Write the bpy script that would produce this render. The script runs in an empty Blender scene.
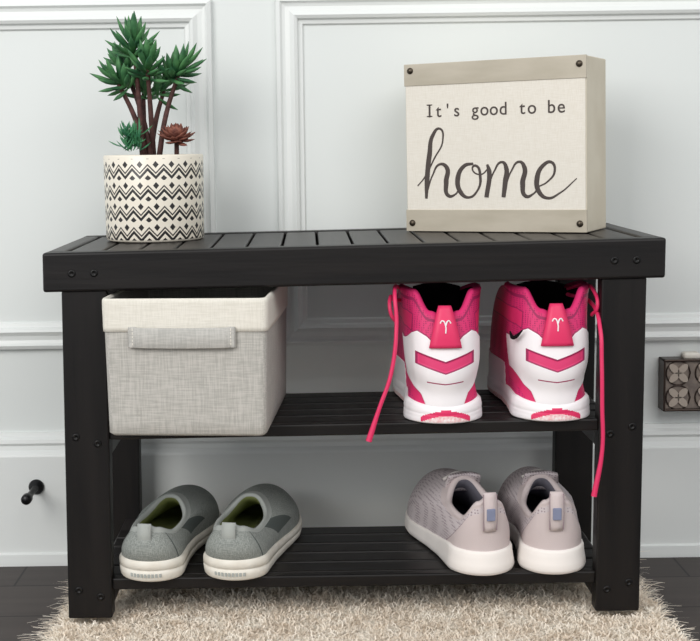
import bpy, bmesh, math, random
import numpy as np
from mathutils import Vector, Matrix
random.seed(4); rng=np.random.default_rng(7)
S=bpy.context.scene
try: S.view_settings.view_transform='Standard'
except Exception: pass
pi=math.pi
def lin(c):
    c=c/255.0
    return c/12.92 if c<=.04045 else ((c+.055)/1.055)**2.4
def rgb(r,g,b): return (lin(r),lin(g),lin(b),1)

# ---------------- materials ----------------
def mat(name,col,rough=.6,spec=.4,bump=0,bscale=200,col2=None,cscale=50,cdetail=4,stretch=None,metal=0,sheen=0,bdist=.001):
    m=bpy.data.materials.new(name); m.use_nodes=True
    nt=m.node_tree; b=nt.nodes['Principled BSDF']
    b.inputs['Base Color'].default_value=col; b.inputs['Roughness'].default_value=rough
    b.inputs['Specular IOR Level'].default_value=spec; b.inputs['Metallic'].default_value=metal
    if sheen: b.inputs['Sheen Weight'].default_value=sheen
    tc=nt.nodes.new('ShaderNodeTexCoord'); mp=nt.nodes.new('ShaderNodeMapping')
    nt.links.new(tc.outputs['Object'],mp.inputs[0])
    if stretch: mp.inputs['Scale'].default_value=stretch
    if col2:
        n=nt.nodes.new('ShaderNodeTexNoise'); n.inputs['Scale'].default_value=cscale; n.inputs['Detail'].default_value=cdetail
        r=nt.nodes.new('ShaderNodeValToRGB'); r.color_ramp.elements[0].position=.35; r.color_ramp.elements[1].position=.65
        r.color_ramp.elements[0].color=col; r.color_ramp.elements[1].color=col2
        nt.links.new(mp.outputs[0],n.inputs[0]); nt.links.new(n.outputs[0],r.inputs[0]); nt.links.new(r.outputs[0],b.inputs['Base Color'])
    if bump:
        n=nt.nodes.new('ShaderNodeTexNoise'); n.inputs['Scale'].default_value=bscale; n.inputs['Detail'].default_value=3
        bp=nt.nodes.new('ShaderNodeBump'); bp.inputs['Strength'].default_value=bump; bp.inputs['Distance'].default_value=bdist
        nt.links.new(mp.outputs[0],n.inputs[0]); nt.links.new(n.outputs[0],bp.inputs['Height']); nt.links.new(bp.outputs[0],b.inputs['Normal'])
    return m
def weave(name,col,col2,scale=900,rough=.9,bump=.5,noise=30,blotch=None):
    m=bpy.data.materials.new(name); m.use_nodes=True; nt=m.node_tree; b=nt.nodes['Principled BSDF']
    b.inputs['Roughness'].default_value=rough; b.inputs['Specular IOR Level'].default_value=.15
    tc=nt.nodes.new('ShaderNodeTexCoord')
    outs=[]
    for st in ((1,1,.06),(.06,1,1)):
        mp=nt.nodes.new('ShaderNodeMapping'); mp.inputs['Scale'].default_value=st
        n=nt.nodes.new('ShaderNodeTexNoise'); n.inputs['Scale'].default_value=scale; n.inputs['Detail'].default_value=2
        nt.links.new(tc.outputs['Object'],mp.inputs[0]); nt.links.new(mp.outputs[0],n.inputs[0]); outs.append(n.outputs[0])
    a=nt.nodes.new('ShaderNodeMath'); a.operation='ADD'; nt.links.new(outs[0],a.inputs[0]); nt.links.new(outs[1],a.inputs[1])
    r=nt.nodes.new('ShaderNodeValToRGB')
    r.color_ramp.elements[0].color=col; r.color_ramp.elements[1].color=col2
    h=nt.nodes.new('ShaderNodeMath'); h.operation='MULTIPLY'; h.inputs[1].default_value=.5
    r.color_ramp.elements[0].position=.40; r.color_ramp.elements[1].position=.60
    nt.links.new(a.outputs[0],h.inputs[0]); nt.links.new(h.outputs[0],r.inputs[0]); nt.links.new(r.outputs[0],b.inputs['Base Color'])
    bp=nt.nodes.new('ShaderNodeBump'); bp.inputs['Strength'].default_value=bump; bp.inputs['Distance'].default_value=.0006
    nt.links.new(h.outputs[0],bp.inputs['Height']); nt.links.new(bp.outputs[0],b.inputs['Normal'])
    return m
def dotmesh(name,col,hole,scale=330,rough=.85):
    m=bpy.data.materials.new(name); m.use_nodes=True; nt=m.node_tree; b=nt.nodes['Principled BSDF']
    b.inputs['Roughness'].default_value=rough; b.inputs['Specular IOR Level'].default_value=.15
    tc=nt.nodes.new('ShaderNodeTexCoord'); v=nt.nodes.new('ShaderNodeTexVoronoi'); v.inputs['Scale'].default_value=scale; v.inputs['Randomness'].default_value=.2
    r=nt.nodes.new('ShaderNodeValToRGB'); r.color_ramp.elements[0].position=.25; r.color_ramp.elements[1].position=.42
    r.color_ramp.elements[0].color=hole; r.color_ramp.elements[1].color=col
    nt.links.new(tc.outputs['Object'],v.inputs[0]); nt.links.new(v.outputs['Distance'],r.inputs[0]); nt.links.new(r.outputs[0],b.inputs['Base Color'])
    bp=nt.nodes.new('ShaderNodeBump'); bp.inputs['Strength'].default_value=.5; bp.inputs['Distance'].default_value=.0006
    nt.links.new(v.outputs['Distance'],bp.inputs['Height']); nt.links.new(bp.outputs[0],b.inputs['Normal'])
    return m

M_wall=mat('wall_paint',rgb(222,226,224),.55,.3,bump=.05,bscale=300)
M_trim=mat('trim_paint',rgb(227,230,228),.38,.4)
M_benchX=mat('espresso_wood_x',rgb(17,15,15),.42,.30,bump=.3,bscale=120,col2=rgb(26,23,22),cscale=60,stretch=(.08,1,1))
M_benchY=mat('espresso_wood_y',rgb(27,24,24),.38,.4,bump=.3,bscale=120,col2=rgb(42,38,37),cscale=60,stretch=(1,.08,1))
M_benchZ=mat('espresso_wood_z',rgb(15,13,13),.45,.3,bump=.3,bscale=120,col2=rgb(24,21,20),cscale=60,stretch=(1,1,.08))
M_screw=mat('screw_black',rgb(14,13,13),.4,.4,metal=.3)

def mesh_obj(name,verts,faces,mats,parent=None,smooth=True,midx=None,loc=None):
    me=bpy.data.meshes.new(name); me.from_pydata([tuple(map(float,v)) for v in verts],[],faces); me.validate(); me.update()
    if not isinstance(mats,(list,tuple)): mats=[mats]
    for m in mats: me.materials.append(m)
    if midx is not None and len(midx)==len(me.polygons): me.polygons.foreach_set('material_index',midx)
    if smooth: me.polygons.foreach_set('use_smooth',[True]*len(me.polygons))
    o=bpy.data.objects.new(name,me); S.collection.objects.link(o)
    if parent: o.parent=parent
    if loc: o.location=loc
    return o
def empty(name,loc=(0,0,0),rot=(0,0,0)):
    e=bpy.data.objects.new(name,None); e.empty_display_size=.05; S.collection.objects.link(e); e.location=loc; e.rotation_euler=rot; return e
def box(name,x0,x1,y0,y1,z0,z1,m,parent=None,bev=.0015,seg=2):
    v=[(x0,y0,z0),(x1,y0,z0),(x1,y1,z0),(x0,y1,z0),(x0,y0,z1),(x1,y0,z1),(x1,y1,z1),(x0,y1,z1)]
    f=[(0,3,2,1),(4,5,6,7),(0,1,5,4),(1,2,6,5),(2,3,7,6),(3,0,4,7)]
    o=mesh_obj(name,v,f,m,parent,smooth=False)
    if bev:
        b=o.modifiers.new('b','BEVEL'); b.width=bev; b.segments=seg; b.limit_method='ANGLE'
    return o
def loft(name,loops,m,parent=None,closed=True,cap0=False,cap1=False,smooth=True,matfn=None):
    n=len(loops[0]); V=[p for l in loops for p in l]; F=[]; MI=[]
    K=n if closed else n-1
    for i in range(len(loops)-1):
        for j in range(K):
            j2=(j+1)%n
            F.append((i*n+j,i*n+j2,(i+1)*n+j2,(i+1)*n+j)); MI.append(matfn(i,j) if matfn else 0)
    if cap0: F.append(tuple(range(n))[::-1]); MI.append(MI[0])
    if cap1: F.append(tuple(range((len(loops)-1)*n,len(loops)*n))); MI.append(MI[-1])
    return mesh_obj(name,V,F,m,parent,smooth,MI)
def tube(name,pts,r,m,parent=None,radii=None,flat=None,res=8):
    c=bpy.data.curves.new(name,'CURVE'); c.dimensions='3D'; c.bevel_depth=r; c.bevel_resolution=3; c.resolution_u=res; c.use_fill_caps=True
    s=c.splines.new('BEZIER'); s.bezier_points.add(len(pts)-1)
    for i,p in enumerate(pts):
        b=s.bezier_points[i]; b.co=p; b.handle_left_type=b.handle_right_type='AUTO'
        if radii: b.radius=radii[i]
    c.materials.append(m)
    o=bpy.data.objects.new(name,c); S.collection.objects.link(o)
    if parent: o.parent=parent
    return o

# ---------------- room ----------------
WY=.32
wall=box('wall_back',-1.8,1.8,WY,WY+.1,0,1.9,M_wall,bev=0)
mf=bpy.data.materials.new('dark_plank_floor'); mf.use_nodes=True; nt=mf.node_tree; b=nt.nodes['Principled BSDF']
tc=nt.nodes.new('ShaderNodeTexCoord'); br=nt.nodes.new('ShaderNodeTexBrick')
br.inputs['Scale'].default_value=1; br.inputs['Brick Width'].default_value=.9; br.inputs['Row Height'].default_value=.11; br.inputs['Mortar Size'].default_value=.0015
br.inputs['Color1'].default_value=rgb(78,70,67); br.inputs['Color2'].default_value=rgb(66,59,57); br.inputs['Mortar'].default_value=rgb(25,23,23)
n=nt.nodes.new('ShaderNodeTexNoise'); mp=nt.nodes.new('ShaderNodeMapping'); mp.inputs['Scale'].default_value=(4,60,1); n.inputs['Scale'].default_value=1; n.inputs['Detail'].default_value=6
mx=nt.nodes.new('ShaderNodeMix'); mx.data_type='RGBA'; mx.blend_type='MULTIPLY'; mx.inputs['Factor'].default_value=.5
nt.links.new(tc.outputs['Object'],br.inputs[0]); nt.links.new(tc.outputs['Object'],mp.inputs[0]); nt.links.new(mp.outputs[0],n.inputs[0])
nt.links.new(br.outputs[0],mx.inputs['A']); nt.links.new(n.outputs[0],mx.inputs['B']); nt.links.new(mx.outputs['Result'],b.inputs['Base Color']); b.inputs['Roughness'].default_value=.5; b.inputs['Specular IOR Level'].default_value=.3
floor=box('floor',-1.8,1.8,-2.6,WY+.1,-.05,0,mf,bev=0)
def extr_x(name,prof,x0,x1,m,parent=None):
    L=[[(x,y,z) for (y,z) in prof] for x in (x0,x1)]
    return loft(name,L,m,parent,closed=False,cap0=False,cap1=False,smooth=False)
Bt=.186
prof=[(WY,Bt),(WY-.004,Bt),(WY-.005,Bt-.006),(WY-.011,Bt-.009),(WY-.012,Bt-.014),(WY-.009,Bt-.018),(WY-.010,Bt-.024),(WY-.015,Bt-.029),(WY-.016,Bt-.032),(WY-.016,.018),(WY-.02,.016),(WY-.021,.004),(WY-.021,0)]
extr_x('baseboard_back',prof,-1.8,1.8,M_trim)
def frame(name,x0,x1,z0,z1):
    P=[(0,0),(.001,.009),(.006,.012),(.009,.008),(.013,.0065),(.019,.008),(.025,.0125),(.029,.010),(.031,.005),(.036,.004),(.038,0)]
    loops=[[(x0+d,WY-h,z0+d),(x1-d,WY-h,z0+d),(x1-d,WY-h,z1-d),(x0+d,WY-h,z1-d)] for d,h in P]
    return loft(name,loops,M_trim,closed=True,smooth=False)
frame('trim_1',-1.2,-.178,.303,.776)
frame('trim_2',-.092,1.2,.303,.778)
frame('trim_3',-1.2,1.2,.84,1.5)

# ---------------- bench ----------------
ZT=.466; ZB=.036; W=.702
bench=empty('shoe_rack_bench')
hw=W/2
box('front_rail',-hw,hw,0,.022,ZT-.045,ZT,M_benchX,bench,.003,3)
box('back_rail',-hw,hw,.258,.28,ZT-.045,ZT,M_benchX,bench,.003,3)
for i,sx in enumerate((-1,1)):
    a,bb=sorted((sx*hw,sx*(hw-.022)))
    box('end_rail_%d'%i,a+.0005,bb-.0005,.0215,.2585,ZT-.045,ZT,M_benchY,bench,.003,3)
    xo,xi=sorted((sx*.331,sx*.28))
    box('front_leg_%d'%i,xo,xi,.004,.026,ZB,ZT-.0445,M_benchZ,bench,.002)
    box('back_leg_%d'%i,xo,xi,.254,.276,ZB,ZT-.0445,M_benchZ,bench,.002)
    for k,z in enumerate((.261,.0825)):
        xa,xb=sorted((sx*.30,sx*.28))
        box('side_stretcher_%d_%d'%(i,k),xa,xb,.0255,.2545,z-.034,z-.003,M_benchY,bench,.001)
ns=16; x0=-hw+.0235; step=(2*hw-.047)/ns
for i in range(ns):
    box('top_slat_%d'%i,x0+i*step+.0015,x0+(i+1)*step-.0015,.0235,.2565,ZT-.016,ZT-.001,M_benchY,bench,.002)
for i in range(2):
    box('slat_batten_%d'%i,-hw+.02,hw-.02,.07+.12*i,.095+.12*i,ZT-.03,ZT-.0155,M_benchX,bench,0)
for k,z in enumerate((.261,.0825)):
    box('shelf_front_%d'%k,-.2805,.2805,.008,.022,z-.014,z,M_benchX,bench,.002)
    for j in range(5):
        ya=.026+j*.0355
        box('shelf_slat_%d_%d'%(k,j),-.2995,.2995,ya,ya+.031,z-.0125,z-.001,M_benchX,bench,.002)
def screw(x,z,y,k):
    L=[]
    for r,d in ((.0046,0),(.0045,-.0006),(.0035,-.0012),(.0018,-.0013),(.0014,-.0003)):
        L.append([(x+r*math.cos(t*pi/8),y+d,z+r*math.sin(t*pi/8)) for t in range(16)])
    loft('screw_%d'%k,L,M_screw,bench,cap1=True)
k=0
for sx in (-1,1):
    for dx in (.293,.318):
        for z,y in ((ZT-.024,0.0),(.248,.004),(.066,.004)):
            screw(sx*dx,z+(.004 if dx>.3 else -.004)*(y>0),y,k); k+=1
# slightly out-of-square self-assembly frame
def lift(x,z): return .011*x*max(0,min(1,(z-ZB)/(ZT-ZB)))
for o in bench.children:
    for v in o.data.vertices:
        x,y,z=v.co; v.co.z=z+lift(x,z); v.co.x=x-.011*(ZT-z)

# ---------------- rug ----------------
rug=empty('shag_rug')
RX0,RX1,RY0,RY1=-.347,.356,-.55,.262
M_rugb=mat('rug_backing',rgb(216,203,184),1,.05,bump=1,bscale=80,bdist=.005)
M_rug=mat('rug_pile',rgb(233,219,201),.95,.1,col2=rgb(248,240,227),cscale=45)
box('rug_base',RX0,RX1,RY0,RY1,.0,.025,M_rugb,rug,.004)
def strands(name,N,x0,x1,y0,y1,length=.0145,w=.0008):
    nt_=max(1,N//18)
    cx=rng.uniform(x0,x1,nt_); cy=rng.uniform(y0,y1,nt_)
    lean=np.stack([rng.normal(0,.40,nt_),rng.normal(0,.40,nt_)],1); hgt=rng.uniform(.70,1.2,nt_)
    idx=rng.integers(0,nt_,N)
    bx=np.clip(cx[idx]+rng.normal(0,.0042,N),RX0,RX1); by=np.clip(cy[idx]+rng.normal(0,.0042,N),RY0,RY1)
    ex=np.where(bx<RX0+.008,-.6,0)+np.where(bx>RX1-.008,.6,0)
    ey=np.where(by>RY1-.01,.4,0)
    d=lean[idx]+rng.normal(0,.45,(N,2)); d[:,0]+=ex; d[:,1]+=ey
    ln=length*hgt[idx]*rng.uniform(.7,1.05,N)*(1+.45*(np.abs(ex)>0))
    ang=rng.uniform(0,2*pi,N); sd=np.stack([np.cos(ang),np.sin(ang)],1)
    ph=rng.uniform(0,2*pi,N)
    K=5; V=np.zeros((N,K*2,3))
    zb=np.where(np.abs(ex)>0,rng.uniform(.003,.02,N),.022)
    for k in range(K):
        u=k/(K-1)
        px=bx+d[:,0]*ln*u**1.5*.9+.0026*u*np.cos(ph+6*u); py=by+d[:,1]*ln*u**1.5*.9+.0026*u*np.sin(ph+6*u)
        pz=zb+ln*(u-.45*u*u*np.clip(np.abs(d).sum(1),0,1.3))*.9
        ww=w*(1-.35*u)
        V[:,2*k,0]=px-sd[:,0]*ww; V[:,2*k,1]=py-sd[:,1]*ww; V[:,2*k,2]=pz
        V[:,2*k+1,0]=px+sd[:,0]*ww; V[:,2*k+1,1]=py+sd[:,1]*ww; V[:,2*k+1,2]=pz
    keep=np.ones(N,bool)
    for sx in (-1,1):
        for ly in (.015,.265):
            keep&=~((np.abs(bx-sx*.3055+.005)<.028)&(np.abs(by-ly)<.013))
    V=V[keep]; N=len(V)
    base=(np.arange(N)*K*2)[:,None]
    F=[]
    for k in range(K-1): F.append(np.stack([base[:,0]+2*k,base[:,0]+2*k+1,base[:,0]+2*k+3,base[:,0]+2*k+2],1))
    F=np.stack(F,1).reshape(-1,4)
    me=bpy.data.meshes.new(name); me.vertices.add(N*K*2); me.vertices.foreach_set('co',V.reshape(-1))
    me.loops.add(F.size); me.loops.foreach_set('vertex_index',F.reshape(-1).astype(np.int32))
    me.polygons.add(len(F)); me.polygons.foreach_set('loop_start',np.arange(len(F),dtype=np.int32)*4)
    me.polygons.foreach_set('use_smooth',np.ones(len(F),bool))
    me.update(calc_edges=True); me.validate(); me.materials.append(M_rug)
    o=bpy.data.objects.new(name,me); S.collection.objects.link(o); o.parent=rug
strands('pile_front',150000,RX0,RX1,-.2,.08)
strands('pile_back',36000,RX0,RX1,.08,RY1)
strands('pile_near',60000,RX0,RX1,RY0,-.2,w=.0012)

# ---------------- planter & plant ----------------
PX,PY=-.245,.183
pot=empty('patterned_planter_with_succulent',(PX,PY,ZT-.0006+lift(PX,ZT)))
mp_=bpy.data.materials.new('ceramic_pattern'); mp_.use_nodes=True; nt=mp_.node_tree; b=nt.nodes['Principled BSDF']; b.inputs['Roughness'].default_value=.35
def N(op,a=None,bv=None,c=None):
    n=nt.nodes.new('ShaderNodeMath'); n.operation=op
    for i,v in enumerate((a,bv,c)):
        if v is None: continue
        if isinstance(v,(int,float)): n.inputs[i].default_value=v
        else: nt.links.new(v,n.inputs[i])
    return n.outputs[0]
tc=nt.nodes.new('ShaderNodeTexCoord'); sp=nt.nodes.new('ShaderNodeSeparateXYZ'); nt.links.new(tc.outputs['Object'],sp.inputs[0])
ang=N('ARCTAN2',sp.outputs[0],sp.outputs[1]); u=N('MULTIPLY',ang,20/(2*pi)); v=N('MULTIPLY',sp.outputs[2],1/.0255)
tri=N('ABSOLUTE',N('SUBTRACT',N('FRACT',u),.5))
fv=N('FRACT',v)
zz=N('MULTIPLY',tri,.8)
l1=N('LESS_THAN',N('ABSOLUTE',N('SUBTRACT',fv,N('ADD',zz,.12))),.085)
l2=N('LESS_THAN',N('ABSOLUTE',N('SUBTRACT',fv,N('ADD',zz,.33))),.045)
l3=N('LESS_THAN',N('ADD',N('ABSOLUTE',N('SUBTRACT',fv,.10)),N('MULTIPLY',N('SUBTRACT',.5,tri),.7)),.14)
l4=N('LESS_THAN',N('ADD',N('ABSOLUTE',N('SUBTRACT',fv,.74)),N('MULTIPLY',tri,.9)),.17)
mask=N('MAXIMUM',N('MAXIMUM',l1,l2),N('MAXIMUM',l3,l4))
band=N('MULTIPLY',N('GREATER_THAN',sp.outputs[2],.003),N('LESS_THAN',sp.outputs[2],.1025))
mask=N('MULTIPLY',mask,band)
mx=nt.nodes.new('ShaderNodeMix'); mx.data_type='RGBA'; mx.inputs['A'].default_value=rgb(232,225,210); mx.inputs['B'].default_value=rgb(34,32,33)
nt.links.new(mask,mx.inputs['Factor']); nt.links.new(mx.outputs['Result'],b.inputs['Base Color'])
M_soil=mat('moss_soil',rgb(60,50,40),.95,.1,bump=1,bscale=90,bdist=.01)
R=.0625; H=.107
prof=[(.001,0.0),(R-.006,0),(R-.002,.0015),(R-.001,.005),(R-.0005,.05),(R,H-.002),(R-.001,H),(R-.003,H),(R-.0045,H-.002),(R-.006,H-.02),(.001,H-.02)]
loft('pot_body',[[(r*math.cos(t*2*pi/96),r*math.sin(t*2*pi/96),z) for t in range(96)] for r,z in prof],mp_,pot)
loft('soil',[[(r*math.cos(t*2*pi/48),r*math.sin(t*2*pi/48),z) for t in range(48)] for r,z in ((R-.0058,H-.012),(.03,H-.006),(.001,H-.004))],M_soil,pot)
M_stem=mat('stem_brown',rgb(92,60,56),.7,.3,col2=rgb(66,44,40),cscale=150,bump=.6,bscale=200)
M_leaf=mat('leaf_green',rgb(42,90,58),.5,.3,col2=rgb(84,136,84),cscale=60)
M_leaf2=mat('leaf_teal',rgb(44,108,76),.5,.4,col2=rgb(78,144,96),cscale=90)
M_red=mat('rosette_red',rgb(96,56,48),.6,.3,col2=rgb(142,90,74),cscale=120)
def add_leaf(V,F,base,d,L,w,thick=.45,curl=.15,flat=False):
    d=Vector(d).normalized(); up=Vector((0,0,1))
    side=d.cross(up); 
    if side.length<.1: side=Vector((1,0,0))
    side.normalize(); nrm=side.cross(d).normalized()
    n0=len(V); K=7; Q=8
    for k in range(K):
        t=k/(K-1)
        r=w*(math.sin(pi*min(1,(t*.86+.10)))**.6)*(.55+.6*t if t<.7 else .97-(t-.7)*1.6)
        if k==K-1: r=w*.06
        c=Vector(base)+d*L*t+nrm*(curl*L*t*t)
        for q in range(Q):
            a=2*pi*q/Q
            V.append(c+side*(r*math.cos(a))+nrm*(r*thick*math.sin(a)))
    for k in range(K-1):
        for q in range(Q):
            q2=(q+1)%Q
            F.append((n0+k*Q+q,n0+k*Q+q2,n0+(k+1)*Q+q2,n0+(k+1)*Q+q))
    F.append(tuple(n0+(K-1)*Q+q for q in range(Q)))
s=.00126
tips=[((136,46),-.010,(0,0,1),.046,28),((119,82),-.012,(-.7,-.2,.5),.038,22),((150,68),-.02,(.1,-.4,.8),.042,26),((181,72),-.006,(.6,-.1,.6),.040,28),((142,88),.018,(-.2,.4,.8),.04,16),((164,88),.012,(.5,.3,.6),.038,14),((122,64),.012,(-.5,.3,.8),.036,14)]
V=[];F=[]
for i,(pp,dy,ax,L,n_) in enumerate(tips):
    tip=Vector(((pp[0]-152)*s,dy,H+(155-pp[1])*s)); ax=Vector(ax).normalized()
    b0=Vector((-.012+.006*(i%4),-.008+.006*(i%3),H-.015))
    mid=b0.lerp(tip,.55)+Vector(((i%3-1)*.003,0,0)); mid.x=b0.x*.6+tip.x*.4
    tube('stem_%d'%i,[b0,mid,tip],.0034,M_stem,pot,radii=[1.15,.95,.7])
    for j in range(n_):
        fr=j/n_
        th=j*2.399+i; pol=.12+1.42*fr**.8
        q=ax.to_track_quat('Z','Y')
        dv=q@Vector((math.sin(pol)*math.cos(th),math.sin(pol)*math.sin(th),math.cos(pol)))
        base=tip-ax*(.018*fr)
        add_leaf(V,F,base,dv,L*random.uniform(.75,1.02)*(1-.1*fr),.0050,.6,.16)
mesh_obj('leaves',V,F,M_leaf,pot)
V=[];F=[]
c=Vector(((137-155.5)*s,-.03,H+.004))
for j in range(90):
    th=j*2.399; pol=.2+1.35*(j/90)**.7
    dv=Vector((math.sin(pol)*math.cos(th),math.sin(pol)*math.sin(th),math.cos(pol)*1.2+.1))
    add_leaf(V,F,c+Vector((random.uniform(-.011,.011),random.uniform(-.006,.006),random.uniform(0,.022))),dv,.019*random.uniform(.7,1.1),.0018,.6,.2)
mesh_obj('small_fern',V,F,M_leaf2,pot)
V=[];F=[]
c=Vector(((181-155.5)*s,-.024,H+.018))
for j in range(46):
    th=j*2.399; pol=.1+1.6*(j/46)**.75
    ax=Vector((.1,-.45,.85)).normalized().to_track_quat('Z','Y')
    dv=ax@Vector((math.sin(pol)*math.cos(th),math.sin(pol)*math.sin(th),math.cos(pol)))
    add_leaf(V,F,c,dv,.026*(.62+.4*(j/46)),.0062,.35,.28)
mesh_obj('red_rosette',V,F,M_red,pot)
tube('rosette_stem',[(.031,-.018,H-.016),(.0318,-.022,H+.016)],.003,M_stem,pot)

# ---------------- box sign ----------------
sg_ang=-math.radians(27.5)
SW,SH,ST=.234,.212,.091
fr=Vector((.284,.103)); fl=fr-Vector((SW*math.cos(sg_ang),SW*math.sin(sg_ang)))
sign=empty('box_sign',(fl.x,fl.y,ZT-.0009+.0014),(0,-.011,sg_ang))
M_canvas=weave('sign_canvas',rgb(220,214,202),rgb(228,223,213),1500,.9,.2)
M_side=mat('sign_side',rgb(206,197,178),.7,.2,col2=rgb(214,206,188),cscale=20)
M_strip=mat('sign_strip',rgb(172,164,147),.5,.4,col2=rgb(186,178,162),cscale=40,stretch=(.3,1,1))
M_ink=mat('ink',rgb(82,75,72),.8,.1)
M_nail=mat('nail_head',rgb(78,70,60),.35,.5,metal=.8)
box('sign_body',0,SW,0,ST,0,SH,M_side,sign,.0015)
box('canvas_face',.0012,SW-.0012,-.0012,.001,.001,SH-.001,M_canvas,sign,.0005)
box('strip_bottom',-.0006,SW+.0006,-.0022,.0012,.0004,.028,M_strip,sign,.0006)
box('strip_top',-.0006,SW+.0006,-.0022,.0012,SH-.027,SH+.0004,M_strip,sign,.0006)
for i,(x,z) in enumerate(((.008,SH-.008),(SW-.008,SH-.010),(.008,.011),(SW-.008,.011))):
    L=[[(x+r*math.cos(t*pi/8),-.0022-d,z+r*math.sin(t*pi/8)) for t in range(16)] for r,d in ((.0042,0),(.0040,.001),(.0028,.002),(.0012,.0025),(.0002,.0026))]
    loft('nail_%d'%i,L,M_nail,sign)
def text(ch,x,z,size,sx=1):
    c=bpy.data.curves.new('letter','FONT'); c.body=ch; c.size=size; c.extrude=.0002; c.offset=.00012; c.align_x='CENTER'; c.materials.append(M_ink)
    o=bpy.data.objects.new('letter_'+('apos' if ch=="'" else ch),c); S.collection.objects.link(o); o.parent=sign
    o.location=(x,-.0014,z); o.rotation_euler=(pi/2,0,0); o.scale=(sx,1,1)
txt="It's good to be"; pitch=.01215
for i,ch in enumerate(txt):
    if ch==' ': continue
    x=.0335+i*pitch
    if ch=='I':
        text('I',x,.145,.0225)
        for zz in (.146,.1603): tube('serif',[(x-.0036,-.0014,zz),(x+.0036,-.0014,zz)],.0007,M_ink,sign)
    else: text(ch,x,.145,.0225,.95)
def mapp(p): return ((p[0]-405)/180*SW,0,(231-p[1])/171*SH)
strokes=[
 ([(417,184),(424,176),(435,156),(444,138),(441,126),(434,132),(430,152),(427,178),(426,197)],[.3,.35,.4,.4,.55,.9,1.25,1.25,.7]),
 ([(427,190),(433,173),(441,162),(448,166),(447,180),(449,194),(456,193),(461,186)],[.4,.4,.6,1.1,1.25,.9,.45,.4]),
 ([(475,162),(466,164),(459,177),(462,191),(470,196),(479,189),(482,176),(477,164),(474,167),(482,173),(491,166)],[.6,.9,1.25,1.1,.6,.5,.7,.6,.4,.35,.35]),
 ([(489,163),(491,170),(488,196)],[.6,1.15,1.1]),
 ([(489,190),(496,170),(504,161),(508,167),(507,180),(505,196)],[.4,.4,.6,1.1,1.25,1.0]),
 ([(506,190),(513,170),(521,161),(526,167),(524,183),(527,195),(534,193),(540,186)],[.4,.4,.6,1.1,1.25,.9,.45,.4]),
 ([(539,186),(548,181),(555,171),(552,162),(544,165),(538,178),(540,191),(548,197),(560,192),(576,178)],[.35,.4,.55,.7,.9,1.25,1.1,.7,.4,.25])]
for i,(pts,rad) in enumerate(strokes):
    o=tube('script_home_%d'%i,[mapp(p) for p in pts],.0027,M_ink,sign,radii=rad,res=16); o.scale=(1,.2,1); o.location=(0,-.0014,0)
# ---------------- storage basket ----------------
M_body=weave('basket_linen',rgb(166,164,158),rgb(190,187,181),700,.95,.4)
M_cuff=weave('basket_cuff',rgb(214,210,199),rgb(226,222,212),900,.95,.3)
M_band=weave('basket_strap',rgb(170,169,164),rgb(190,188,183),900,.95,.3)
bas=empty('fabric_storage_basket',(-.189,-.038,.2605+lift(-.188,.261)),(0,0,-math.radians(4.5)))
def rrect(wx,y0,y1,z,r=.008,n=6,bul=0):
    out=[]
    cs=[(wx-r,y0+r,-pi/2),(wx-r,y1-r,0),(-wx+r,y1-r,pi/2),(-wx+r,y0+r,pi)]
    for k,(cx,cy,a0) in enumerate(cs):
        for i in range(n+1):
            a=a0+i*pi/2/n; out.append((cx+r*math.cos(a),cy+r*math.sin(a)))
        nx=cs[(k+1)%4]; a=a0+pi/2
        p0=out[-1]; a1=nx[2]; p1=(nx[0]+r*math.cos(a1),nx[1]+r*math.sin(a1))
        for i in range(1,14):
            t=i/14; bb=bul*math.sin(pi*t); q=(p0[0]+(p1[0]-p0[0])*t,p0[1]+(p1[1]-p0[1])*t)
            nn=(math.cos(a),math.sin(a)); out.append((q[0]+nn[0]*bb,q[1]+nn[1]*bb))
    return [(x,y,z) for x,y in out]
D_=.235; BH=.153; bw=.0885
lo=[]
for t in (0,.02,.1,.2,.3,.4,.5,.6,.7,.8,.9,1): 
    z=BH*t; w_=bw+.003*t; ins=.003 if t==0 else 0
    lo.append(rrect(w_-ins,ins,D_-ins,z,bul=.0022*math.sin(pi*t)+.0006*math.sin(9*t)))
lo=[rrect(.01,.05,.06,0.0005,r=.002)]+lo
lo+= [rrect(bw,.003,D_-.003,BH,bul=0),rrect(bw-.0003,.0034,D_-.0034,BH*.5),rrect(bw-.0025,.005,D_-.005,.005),rrect(.01,.05,.06,.005,r=.002)]
loft('basket_walls',lo,M_body,bas)
cl=[]
for t,e in ((.765,.0003),(.766,.0014),(.80,.0015),(.86,.0014),(.92,.0015),(.97,.0014),(.995,.0012),(1.005,.0003),(1.005,-.003),(.99,-.0042)):
    cl.append(rrect(bw+.003*t+e,-e,D_+e,BH*t,bul=.0022*math.sin(pi*min(t,1))+.0004*math.sin(40*t)))
loft('basket_cuff',cl,M_cuff,bas)
hx0,hx1,hz0,hz1=-.062,.057,.100,.123
L=[]
for i in range(41):
    t=i/40; x=hx0+(hx1-hx0)*t
    y=-.0040-.0035*min(1,t/.1,(1-t)/.1); sag=-.0010*math.sin(pi*t)
    L.append([(x,y,hz0+sag),(x,y-.0009,hz0+.001+sag),(x,y-.0010,(hz0+hz1)/2+sag),(x,y-.0009,hz1-.001+sag),(x,y,hz1+sag),(x,y+.001,hz1-.001+sag),(x,y+.001,hz0+.001+sag)])
loft('carry_strap',L,M_band,bas,cap0=True,cap1=True)
for i,x in enumerate((hx0+.001,hx1-.009)):
    box('strap_tab_%d'%i,x,x+.008,-.0062,-.001,hz0,hz1,M_band,bas,.001)
    for q in range(5):
        box('stitch_%d_%d'%(i,q),x+.0035,x+.0045,-.0067,-.006,hz0+.003+q*.004,hz0+.0055+q*.004,M_cuff,bas,0)

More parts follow.
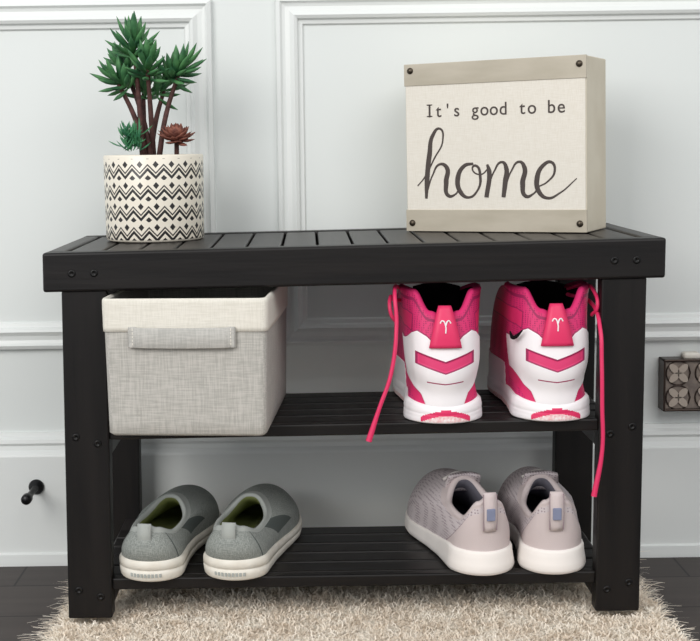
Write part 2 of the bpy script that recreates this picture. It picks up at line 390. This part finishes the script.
# ---------------- shoes ----------------
def smooth_interp(x,xs,ys):
    for i in range(len(xs)-1):
        if x<=xs[i+1]:
            t=(x-xs[i])/(xs[i+1]-xs[i]); t=max(0,min(1,t)); t=t*t*(3-2*t); return ys[i]+(ys[i+1]-ys[i])*t
    return ys[-1]
def make_shoe(name,loc,rotz,P,mats,matU,matS,side=1,NT=200,NS=60):
    root=empty(name,loc,(0,0,rotz))
    L=P['L']
    def Wd(t):
        w=float(np.interp(t,P['wt'],P['wv']))
        a,c=P.get('cap',(.16,.3))
        if t<a: w*=math.sqrt(max(0,1-(1-t/a)**2))
        if t>1-c: w*=math.sqrt(max(0,1-(1-(1-t)/c)**2))
        return w
    TH=[-pi+2*pi*j/NT for j in range(NT)]
    def Fp(th,off=0):
        t=(1-math.cos(th))/2; y=L*t; x=(1 if th>=0 else -1)*Wd(t)
        x+=side*P.get('bend',.006)*math.sin(pi*t)**2*(-1)
        if off:
            cy=min(max(y,.035),L-.045); d=Vector((x,y-cy)); 
            if d.length>1e-6: d.normalize()
            x+=d.x*off; y+=d.y*off
        return x,y
    def Cp(th,off=0):
        t=(1-math.cos(th))/2; y0,y1=P['cy']; y=y0+(y1-y0)*t; x=(1 if th>=0 else -1)*P['cw']*abs(math.sin(th))**P.get('cp',.75)
        zc=smooth_interp(abs(th)/pi,P['zt'],P['zv'])
        if off:
            cy=min(max(y,y0+P['cw']),y1-P['cw']*.7); d=Vector((x,y-cy))
            if d.length>1e-6: d.normalize()
            x+=d.x*off; y+=d.y*off
        return x,y,zc
    def zbase(th):
        t=(1-math.cos(th))/2
        return float(np.interp(t,P['st'],P['sv']))
    loops=[]
    for i in range(NS+1):
        sv=i/NS; row=[]
        for th in TH:
            t=(1-math.cos(th))/2; q=min(1,max(0,(t-.12)/.6)); q=q*q*(3-2*q)
            g=(1-q)*sv+q*(1-math.cos(sv*pi/2)); h=(1-q)*sv+q*math.sin(sv*pi/2)**.9
            fx,fy=Fp(th,-.002); cx,cy,cz=Cp(th); zb=zbase(th)-.003
            x=fx+(cx-fx)*g; y=fy+(cy-fy)*g; z=zb+(cz-zb)*h
            b_=P['bulge']*math.sin(pi*min(1,sv*1.05))*(1-.6*q)
            ay=min(max(fy,.035),L-.045); d=Vector((fx,fy-ay)); 
            if d.length>1e-6: d.normalize()
            hb=P.get('heelcurve',0)*(1-min(1,t/.2))*math.sin(pi*sv**.8)
            wst=P.get('waist',0)*math.exp(-((sv-P.get('wpos',.2))/.14)**2)*(1-min(1,t/.4))
            x+=d.x*(b_-wst); y+=d.y*b_-hb+wst*.6*(-d.y)
            row.append([x,y,z])
        loops.append(row)
    n=NT
    MI=[]
    for i in range(NS):
        for j in range(NT):
            c=loops[i][j]; MI.append(matU(TH[j]+pi/NT,(i+.5)/NS,c[0],c[1],c[2]))
    # painted / overlaid panels: signed fields stored per vertex, relief follows them
    fld=P.get('fields'); FV=None
    if fld:
        FV=[]
        for i in range(NS+1):
            for j in range(NT):
                c=loops[i][j]; vals=fld(TH[j],i/NS,*c); FV.append(vals)
        for i in range(NS+1):
            for j in range(NT):
                vals=FV[i*NT+j]
                rr=.0014*min(1,max(0,vals[0]/.0016+.5))-.0010*min(1,max(0,vals[2]/.001+.5))
                th=TH[j]; fx,fy=Fp(th); ay=min(max(fy,.035),L-.045); d=Vector((fx,fy-ay))
                if d.length>1e-6: d.normalize()
                loops[i][j][0]+=d.x*rr; loops[i][j][1]+=d.y*rr
    lt=P.get('lip',.006)
    for off,dz in ((-lt*.15,lt*.35),(-lt*.5,lt*.5),(-lt*.85,lt*.3),(-lt,-.001)):
        loops.append([[*(lambda c:(c[0],c[1],c[2]+dz))(Cp(th,off))] for th in TH]); MI+= [P['lipm']]*NT
    for k in range(1,9):
        u=k/8; row=[]
        for th in TH:
            cx,cy,cz=Cp(th,-lt); fx,fy=Fp(th,-.008); g=u**1.3
            x=cx+(fx-cx)*g; y=cy+(fy-cy)*g
            t=(1-math.cos(th))/2
            zi=zbase(th)+.003
            z=(cz-.001)+(zi-cz+.001)*(u if t<.4 else u**.8)
            row.append([x,y,z])
        loops.append(row); MI+=[P['inm']]*NT
    row=[]
    for th in TH:
        fx,fy=Fp(th,-.008); row.append([fx*.02,fy,zbase(th)+.0035])
    loops.append(row); MI+=[P.get('insole',P['inm'])]*NT
    V=[p for l in loops for p in l]; F=[]
    for i in range(len(loops)-1):
        for j in range(NT):
            j2=(j+1)%NT; F.append((i*n+j,i*n+j2,(i+1)*n+j2,(i+1)*n+j))
    uo=mesh_obj('upper',V,F,mats,root,True,MI)
    if FV:
        for q,an in enumerate(('f_white','f_accent','f_chev','f_line')):
            at=uo.data.attributes.new(an,'FLOAT','POINT')
            arr=np.full(len(V),-.01,dtype=np.float32); arr[:len(FV)]=[f_[q] for f_ in FV]
            at.data.foreach_set('value',arr)
    SL=P['sole']; loops=[]; 
    for (f,off) in SL:
        row=[]
        for th in TH:
            zt=zbase(th); t=(1-math.cos(th))/2
            fl=P.get('flare',0)*(1-min(1,t/.35))
            x,y=Fp(th,off+fl*(1-f)); spring=.010*max(0,(t-.72)/.28)**2
            z=f*zt+spring*(1-f)
            row.append((x,y,z))
        loops.append(row)
    mi=lambda i,j:matS(TH[j]+pi/NT,i/(len(SL)-1),loops[i][j])
    loft('sole',loops,mats,root,cap0=True,cap1=True,matfn=mi)
    return root
sole_std=[(0,-.004),(.04,-.0015),(.12,0),(.3,.0008),(.5,.0012),(.52,.0002),(.56,.0002),(.58,.0014),(.8,.0014),(.9,.001),(.97,0),(1,-.0015),(1.0,-.006)]

# grey slip-ons
M_gk=weave('slipon_knit',rgb(122,127,124),rgb(158,162,157),1200,.95,.7)
M_gd=mat('slipon_dark',rgb(88,94,92),.9,.1,bump=.5,bscale=500)
M_gi=mat('slipon_lining',rgb(112,120,66),.9,.1,bump=.4,bscale=600,col2=rgb(130,136,90),cscale=30)
M_ws=mat('white_rubber',rgb(230,226,216),.55,.3,col2=rgb(220,214,202),cscale=60)
M_gt=mat('heel_tab_grey',rgb(164,168,164),.8,.2,bump=.3,bscale=900)
def gU(th,s_,x,y,z):
    if s_>.93: return 4
    if abs(abs(th)-1.55)<.22 and s_>.35: return 1
    if abs(abs(th)-.62)<.02: return 1
    return 0
def gS(th,f,p): return 3
Pg=dict(L=.262,wt=[0,.1,.3,.45,.65,.8,1],wv=[.037,.038,.036,.038,.045,.045,.041],cap=(.13,.3),cy=(.004,.120),cw=.030,zt=[0,.12,.35,.6,1],zv=[.064,.060,.051,.052,.069],
 z0=.02,st=[0,.2,.5,.8,1],sv=[.026,.024,.019,.017,.020],bulge=.004,heelcurve=.004,lipm=4,inm=2,insole=2,sole=sole_std,lip=.006)
mg=[M_gk,M_gd,M_gi,M_ws,M_gt]
SZ=.0822
def heel_tab(root,y,z0,z1,w,m,b=.0045):
    L=[]
    for i in range(9):
        t=i/8; a=pi*t; zz=z0+(z1-z0)*t
        L.append((0,y-b*math.sin(a)-.001,zz))
    lo=[]
    for i,(x,yy,zz) in enumerate(L):
        lo.append([(-w,yy+.0006,zz),(-w,yy-.001,zz),(0,yy-.0017,zz),(w,yy-.001,zz),(w,yy+.0006,zz)])
    return loft('heel_tab',lo,m,root,cap0=True,cap1=True)
for x,y,r,sd in ((-.2435,-.008,-9,1),(-.147,-.008,-10,-1)):
    o=make_shoe('slip_on_shoe',(x,y,SZ+lift(x,.0825)),math.radians(r),Pg,mg,gU,gS,sd)
    heel_tab(o,.003,.043,.069,.008,M_gt,.0035)
    for q in range(9):
        a=(q-4)*.0042
        yy=-.0018+ (a*a)*14
        box('foxing_mark_%d'%q,a-.0013,a+.0013,yy-.0003,yy+.004,.0065,.0105,M_gt,o,0)

# knit runners (pale mauve)
M_rk=dotmesh('runner_knit',rgb(202,192,194),rgb(146,132,138),300)
M_rp=mat('runner_heel',rgb(202,189,188),.6,.3,bump=.2,bscale=700)
M_ri=mat('runner_lining',rgb(112,110,120),.9,.1,bump=.4,bscale=700)
M_rs=mat('runner_midsole',rgb(238,232,227),.5,.3)
M_rb=mat('runner_tab_blue',rgb(128,134,158),.7,.2)
M_rd=mat('runner_seam',rgb(150,132,138),.8,.2)
def rU(th,s_,x,y,z):
    e=abs(th)-(1.0-.55*s_)
    if s_<.80 and e<0: return 1
    if s_<.80 and e<.03: return 5
    if s_>.93: return 1
    return 0
def rS(th,f,p): return 3
Pr=dict(L=.262,wt=[0,.1,.3,.45,.65,.8,1],wv=[.036,.037,.035,.037,.046,.046,.041],cap=(.14,.3),cy=(.0,.108),cw=.032,zt=[0,.10,.32,.6,1],zv=[.090,.083,.062,.065,.088],
 z0=.028,st=[0,.15,.3,.5,.8,1],sv=[.028,.030,.025,.021,.018,.022],bulge=.003,heelcurve=-.003,lipm=1,inm=2,insole=2,sole=[(0,-.003),(.05,0),(.2,.002),(.45,.0015),(.7,.0008),(.9,.0008),(.97,0),(1,-.002),(1,-.007)],lip=.008,flare=.003)
mr=[M_rk,M_rp,M_ri,M_rs,M_rb,M_rd]
for x,y,r,sd in ((.152,-.001,10,1),(.2285,-.001,-.5,-1)):
    o=make_shoe('running_shoe',(x,y,SZ+lift(x,.0825)),math.radians(r),Pr,mr,rU,rS,sd,NT=260,NS=80)
    heel_tab(o,.001,.052,.098,.0075,M_rp,.0035)
    for ex in (-.0078,.0078):
        tube('tab_edge',[(ex,-.0022,.054),(ex,-.0036,.075),(ex,-.0016,.096)],.0006,M_rd,o)
    box('tab_stripe',-.0050,.0050,-.0070,-.004,.066,.080,M_rb,o,.001)
    L=[]
    for i in range(10):
        t=i/9; yy=.114-.018*t; zz=.068+.026*t
        L.append([(xx*(.024-.004*t),yy+.004*abs(xx)**2*-1+.004,zz-.003*xx*xx) for xx in (-1,-.6,-.2,.2,.6,1)]+[(xx*(.024-.004*t),yy+.010-.004*abs(xx)**2,zz-.003*xx*xx+.002) for xx in (1,.6,.2,-.2,-.6,-1)])
    loft('tongue',L,M_rk,o,cap0=True,cap1=True)
    for q in range(5):
        yy=.122+q*.018; zz=.0885-q*.0065
        tube('lace_%d'%q,[(-.020,yy,zz-.006),(0,yy,zz+.002),(.020,yy,zz-.006)],.0020,M_rs,o)

# pink basketball shoes
def pink_upper():
    m=bpy.data.materials.new('pink_upper_panels'); m.use_nodes=True; nt=m.node_tree; b=nt.nodes['Principled BSDF']; b.inputs['Roughness'].default_value=.5; b.inputs['Specular IOR Level'].default_value=.35
    def attr(n_):
        a=nt.nodes.new('ShaderNodeAttribute'); a.attribute_name=n_; return a.outputs['Fac']
    def step(src,c=0.0):
        q=nt.nodes.new('ShaderNodeMath'); q.operation='GREATER_THAN'; q.inputs[1].default_value=c; nt.links.new(src,q.inputs[0]); return q.outputs[0]
    def mix(fac,a,bc):
        q=nt.nodes.new('ShaderNodeMix'); q.data_type='RGBA'; nt.links.new(fac,q.inputs['Factor'])
        if isinstance(a,tuple): q.inputs['A'].default_value=a
        else: nt.links.new(a,q.inputs['A'])
        q.inputs['B'].default_value=bc; return q.outputs['Result']
    tc=nt.nodes.new('ShaderNodeTexCoord'); v=nt.nodes.new('ShaderNodeTexVoronoi'); v.inputs['Scale'].default_value=420; v.inputs['Randomness'].default_value=.2
    r=nt.nodes.new('ShaderNodeValToRGB'); r.color_ramp.elements[0].position=.2; r.color_ramp.elements[1].position=.45
    r.color_ramp.elements[0].color=rgb(152,28,80); r.color_ramp.elements[1].color=rgb(214,50,112)
    nt.links.new(tc.outputs['Object'],v.inputs[0]); nt.links.new(v.outputs['Distance'],r.inputs[0])
    c=mix(step(attr('f_accent')),r.outputs[0],rgb(218,48,106))
    c=mix(step(attr('f_white')),c,rgb(242,238,240))
    c=mix(step(attr('f_chev')),c,rgb(218,62,114))
    c=mix(step(attr('f_line')),c,rgb(156,38,88))
    nt.links.new(c,b.inputs['Base Color'])
    return m
M_pk=pink_upper()
M_pm=mat('pink_dark',rgb(168,38,94),.7,.2,bump=.4,bscale=600)
M_pw=mat('white_cage',rgb(242,238,240),.4,.4)
M_pi=mat('black_lining',rgb(22,18,22),.9,.1,bump=.4,bscale=400)
M_pt=mat('pink_tab',rgb(222,50,100),.45,.4)
M_psp=mat('speckled_sole',rgb(240,234,232),.5,.3,col2=rgb(230,170,172),cscale=300)
M_pc=mat('pink_collar',rgb(212,48,110),.7,.2,bump=.4,bscale=500)
mpk=[M_pk,M_pm,M_pi,M_pw,M_pt,M_psp,M_pc]
def pF(th,s_,x,y,z):
    ax=abs(x)
    up=float(np.interp(ax,[0,.010,.020,.030,.036,.043,.055],[.090,.090,.101,.107,.104,.094,.080]))
    lo_=float(np.interp(ax,[0,.021,.026,.033,.040,.048,.06],[.018,.020,.033,.040,.052,.056,.062]))
    A=min(up-z,z-lo_,.076-y)
    c=.0650+.36*ax
    ch=min(.0055-abs(z-c), (.030-ax)*.8)
    if y>.07: ch=-.01
    ch_out=ch+.0018
    wedge=min(lo_-z,ax-.02,.014-(lo_-z),.085-y)
    strap=min(.0095-abs(z-.118+.25*max(0,.03-y)),y-.018)
    acc=max(wedge,strap)
    line=max(.0007-abs(A),min(ch_out,-ch), .0007-abs(strap), min(.0007-abs(z-(.046+.12*ax)),.020-ax,.03-y), .0008-abs(s_-.95)*.05)
    foot=min(y-.10,.052-z)
    A2=max(A,foot)
    return (A2,acc,ch,line)
def pU(th,s_,x,y,z): return 0
def pS(th,f,p):
    ax=abs(p[0])
    if p[1]<.05:
        c=.30+.50*max(0,1-(ax/.030)**2)
        if ax<.028 and f<c and f>.10:
            return 4 if f>c-.32 else 5
        return 3
    return 3 if f>.3 else 5
Pp=dict(L=.272,wt=[0,.1,.3,.45,.65,.8,1],wv=[.044,.045,.041,.041,.048,.048,.043],cy=(.006,.128),cw=.0485,zt=[0,.07,.22,.5,1],zv=[.120,.124,.148,.149,.134],cp=.7,cap=(.15,.3),bend=.003,
 z0=.022,st=[0,.1,.3,.5,.8,1],sv=[.020,.026,.026,.024,.020,.024],bulge=.001,heelcurve=.007,waist=.0075,wpos=.16,lipm=6,inm=2,insole=2,fields=pF,
 sole=[(0,-.003),(.05,0),(.1,.001),(.15,.001),(.2,.0012),(.25,.0012),(.3,.001),(.35,.001),(.4,.001),(.45,.001),(.5,.0005),(.55,.0008),(.6,.001),(.65,.001),(.7,.001),(.8,.0005),(.9,0),(1,-.002),(1,-.007)],lip=.009,flare=.001)
for k,(x,y,r,sd) in enumerate(((.1015,-.004,-.3,-1),(.2275,-.004,0,1))):
    o=make_shoe('basketball_shoe',(x,y,.2607+lift(x,.261)),math.radians(r),Pp,mpk,pU,pS,sd,NT=400,NS=150)
    lo=[]
    for i in range(13):
        t=i/12; z=.088+.047*t; w_=.0185-.0105*t if t<.8 else .0101-.003*(t-.8)/.2
        y_=-.0035+.0085*t-.003*math.sin(pi*t)
        lo.append([(-w_,y_+.003,z),(-w_,y_-.001,z),(-w_*.5,y_-.0028,z),(0,y_-.0032,z),(w_*.5,y_-.0028,z),(w_,y_-.001,z),(w_,y_+.003,z)])
    loft('pull_tab',lo,M_pt,o,cap0=True,cap1=True)
    def yt(z): t=(z-.088)/.047; return -.0035+.0085*t-.003*math.sin(pi*t)-.0034
    tube('tab_mark_1',[(0,yt(.105),.105),(0,yt(.113),.113),(-.0035,yt(.118),.119),(-.006,yt(.118)+.0006,.116)],.0008,M_pw,o)
    tube('tab_mark_2',[(0,yt(.113),.113),(.0035,yt(.118),.119),(.006,yt(.118)+.0006,.116)],.0008,M_pw,o)
    L=[]
    for i in range(10):
        t=i/9; yy=.118-.02*t; zz=.10+.050*t
        L.append([(xx*.028,yy-.006*xx*xx+.006,zz-.004*xx*xx) for xx in (-1,-.6,-.2,.2,.6,1)]+[(xx*.028,yy+.016-.006*xx*xx,zz-.004*xx*xx) for xx in (1,.6,.2,-.2,-.6,-1)])
    loft('tongue',L,M_pi,o,cap0=True,cap1=True)
    if k==0:
        tube('loose_lace',[(-.03,.10,.13),(-.050,.05,.152),(-.056,.01,.149),(-.055,-.002,.115),(-.062,-.008,.06),(-.076,-.010,.02),(-.088,-.011,-.016)],.0024,M_pt,o,radii=[1,1,1,1,1,1,1.5])
        tube('lace_loop',[(-.030,.09,.138),(-.052,.055,.135),(-.060,.03,.142),(-.060,.02,.125),(-.052,.03,.112)],.0022,M_pt,o)
    else:
        tube('loose_lace',[(.03,.09,.135),(.048,.04,.130),(.049,.0,.105),(.049,-.008,.07),(.0495,-.010,.02),(.050,-.010,-.03),(.041,-.010,-.084)],.0024,M_pt,o,radii=[1,1,1,1,1,1,1.4])
        tube('side_mark',[(-.048,.030,.100),(-.047,.02,.095),(-.044,.012,.097),(-.038,.005,.105)],.0024,M_pi,o,radii=[.4,1,.9,.3])
        tube('lace_loop',[(.030,.09,.142),(.044,.055,.150),(.048,.03,.146),(.049,.015,.130),(.046,.03,.118)],.0022,M_pt,o)

# ---------------- door stop ----------------
M_blk=mat('black_metal',rgb(24,24,26),.35,.5,metal=.5)
ds=empty('door_stop',(-.434,WY-.0162,.112))
P_=[(.0001,0),(.0105,0),(.0108,.002),(.009,.005),(.005,.007),(.0042,.012),(.0042,.052),(.0065,.054),(.0072,.058),(.0070,.066),(.005,.069),(.0001,.0695)]
loft('stop_body',[[(r*math.cos(t*pi/16),-d,r*math.sin(t*pi/16)) for t in range(32)] for r,d in P_],M_blk,ds)
# ---------------- decorative plug-in ----------------
M_brz=mat('bronze_frame',rgb(62,50,44),.35,.5,metal=.6)
M_gl=mat('stone_panel',rgb(112,102,96),.4,.4,col2=rgb(142,130,120),cscale=60)
M_fl=mat('petal_inlay',rgb(178,166,154),.4,.4)
nl=empty('plug_in_night_light',(.473,WY,.244))
hx,hz=.041,.036
box('back_panel',-hx+.002,hx-.002,-.024,-.0,-hz+.002,hz-.002,M_gl,nl,.002)
for i,(a,b1,c,d) in enumerate(((-hx,hx,hz-.003,hz),(-hx,hx,-hz,-hz+.003),(-hx,-hx+.003,-hz,hz),(hx-.003,hx,-hz,hz))):
    box('frame_%d'%i,a,b1,-.028,-.001,c,d,M_brz,nl,.001)
k=0
for cx in (-.02,.02):
    for cz in (-.017,.017):
        for q in range(4):
            a=pi/4+q*pi/2; L=[]
            for t in range(20):
                tt=t/20*2*pi; u_=.0085+.0085*math.cos(tt); v_=.0048*math.sin(tt)
                L.append((cx+u_*math.cos(a)-v_*math.sin(a),cz+u_*math.sin(a)+v_*math.cos(a)))
            loft('petal_%d'%k,[[(p[0],-.0238,p[1]) for p in L],[(p[0],-.0262,p[1]) for p in L]],M_fl,nl,cap0=True,cap1=True,smooth=False)
            k+=1
        tube('petal_ring_%d'%k,[(cx+.0165*math.cos(t*pi/4),-.025,cz+.0165*math.sin(t*pi/4)) for t in range(9)],.0010,M_brz,nl)
box('bulb_cover',-.012,.012,-.02,-.004,hz-.002,hz+.008,M_ws,nl,.004,4)

# ---------------- light ----------------
w=bpy.data.worlds.new('World'); S.world=w; w.use_nodes=True
w.node_tree.nodes['Background'].inputs[0].default_value=(.94,.97,1,1); w.node_tree.nodes['Background'].inputs[1].default_value=.70
def area(name,loc,tgt,size,power,col):
    l=bpy.data.lights.new(name,'AREA'); l.shape='RECTANGLE'; l.size=size[0]; l.size_y=size[1]; l.energy=power; l.color=col
    o=bpy.data.objects.new(name,l); S.collection.objects.link(o); o.location=loc
    o.rotation_euler=(Vector(tgt)-Vector(loc)).to_track_quat('-Z','Y').to_euler(); return o
area('window_light',(-1.5,-2.0,1.6),(0,.1,.3),(1.4,1.4),44,(1,.98,.955))
area('ceiling_light',(.9,-1.8,1.9),(0,.1,.3),(1.6,1.2),20,(1,.97,.94))

# ---------------- camera ----------------
cam=bpy.data.cameras.new('camera'); co=bpy.data.objects.new('camera',cam); S.collection.objects.link(co); S.camera=co
f=1268.0; ppx,ppy=310,270
cam.sensor_width=36; cam.sensor_fit='HORIZONTAL'; cam.lens=f*36/700
cam.shift_x=(350-ppx)/700; cam.shift_y=(ppy-320.5)/700
th=math.atan(125/f); roll=.014
R_=Matrix.Rotation(pi/2-th,4,'X')@Matrix.Rotation(-roll,4,'Z')
co.matrix_world=Matrix.Translation((-.05,-1.42,.579))@R_
cam.clip_start=.05
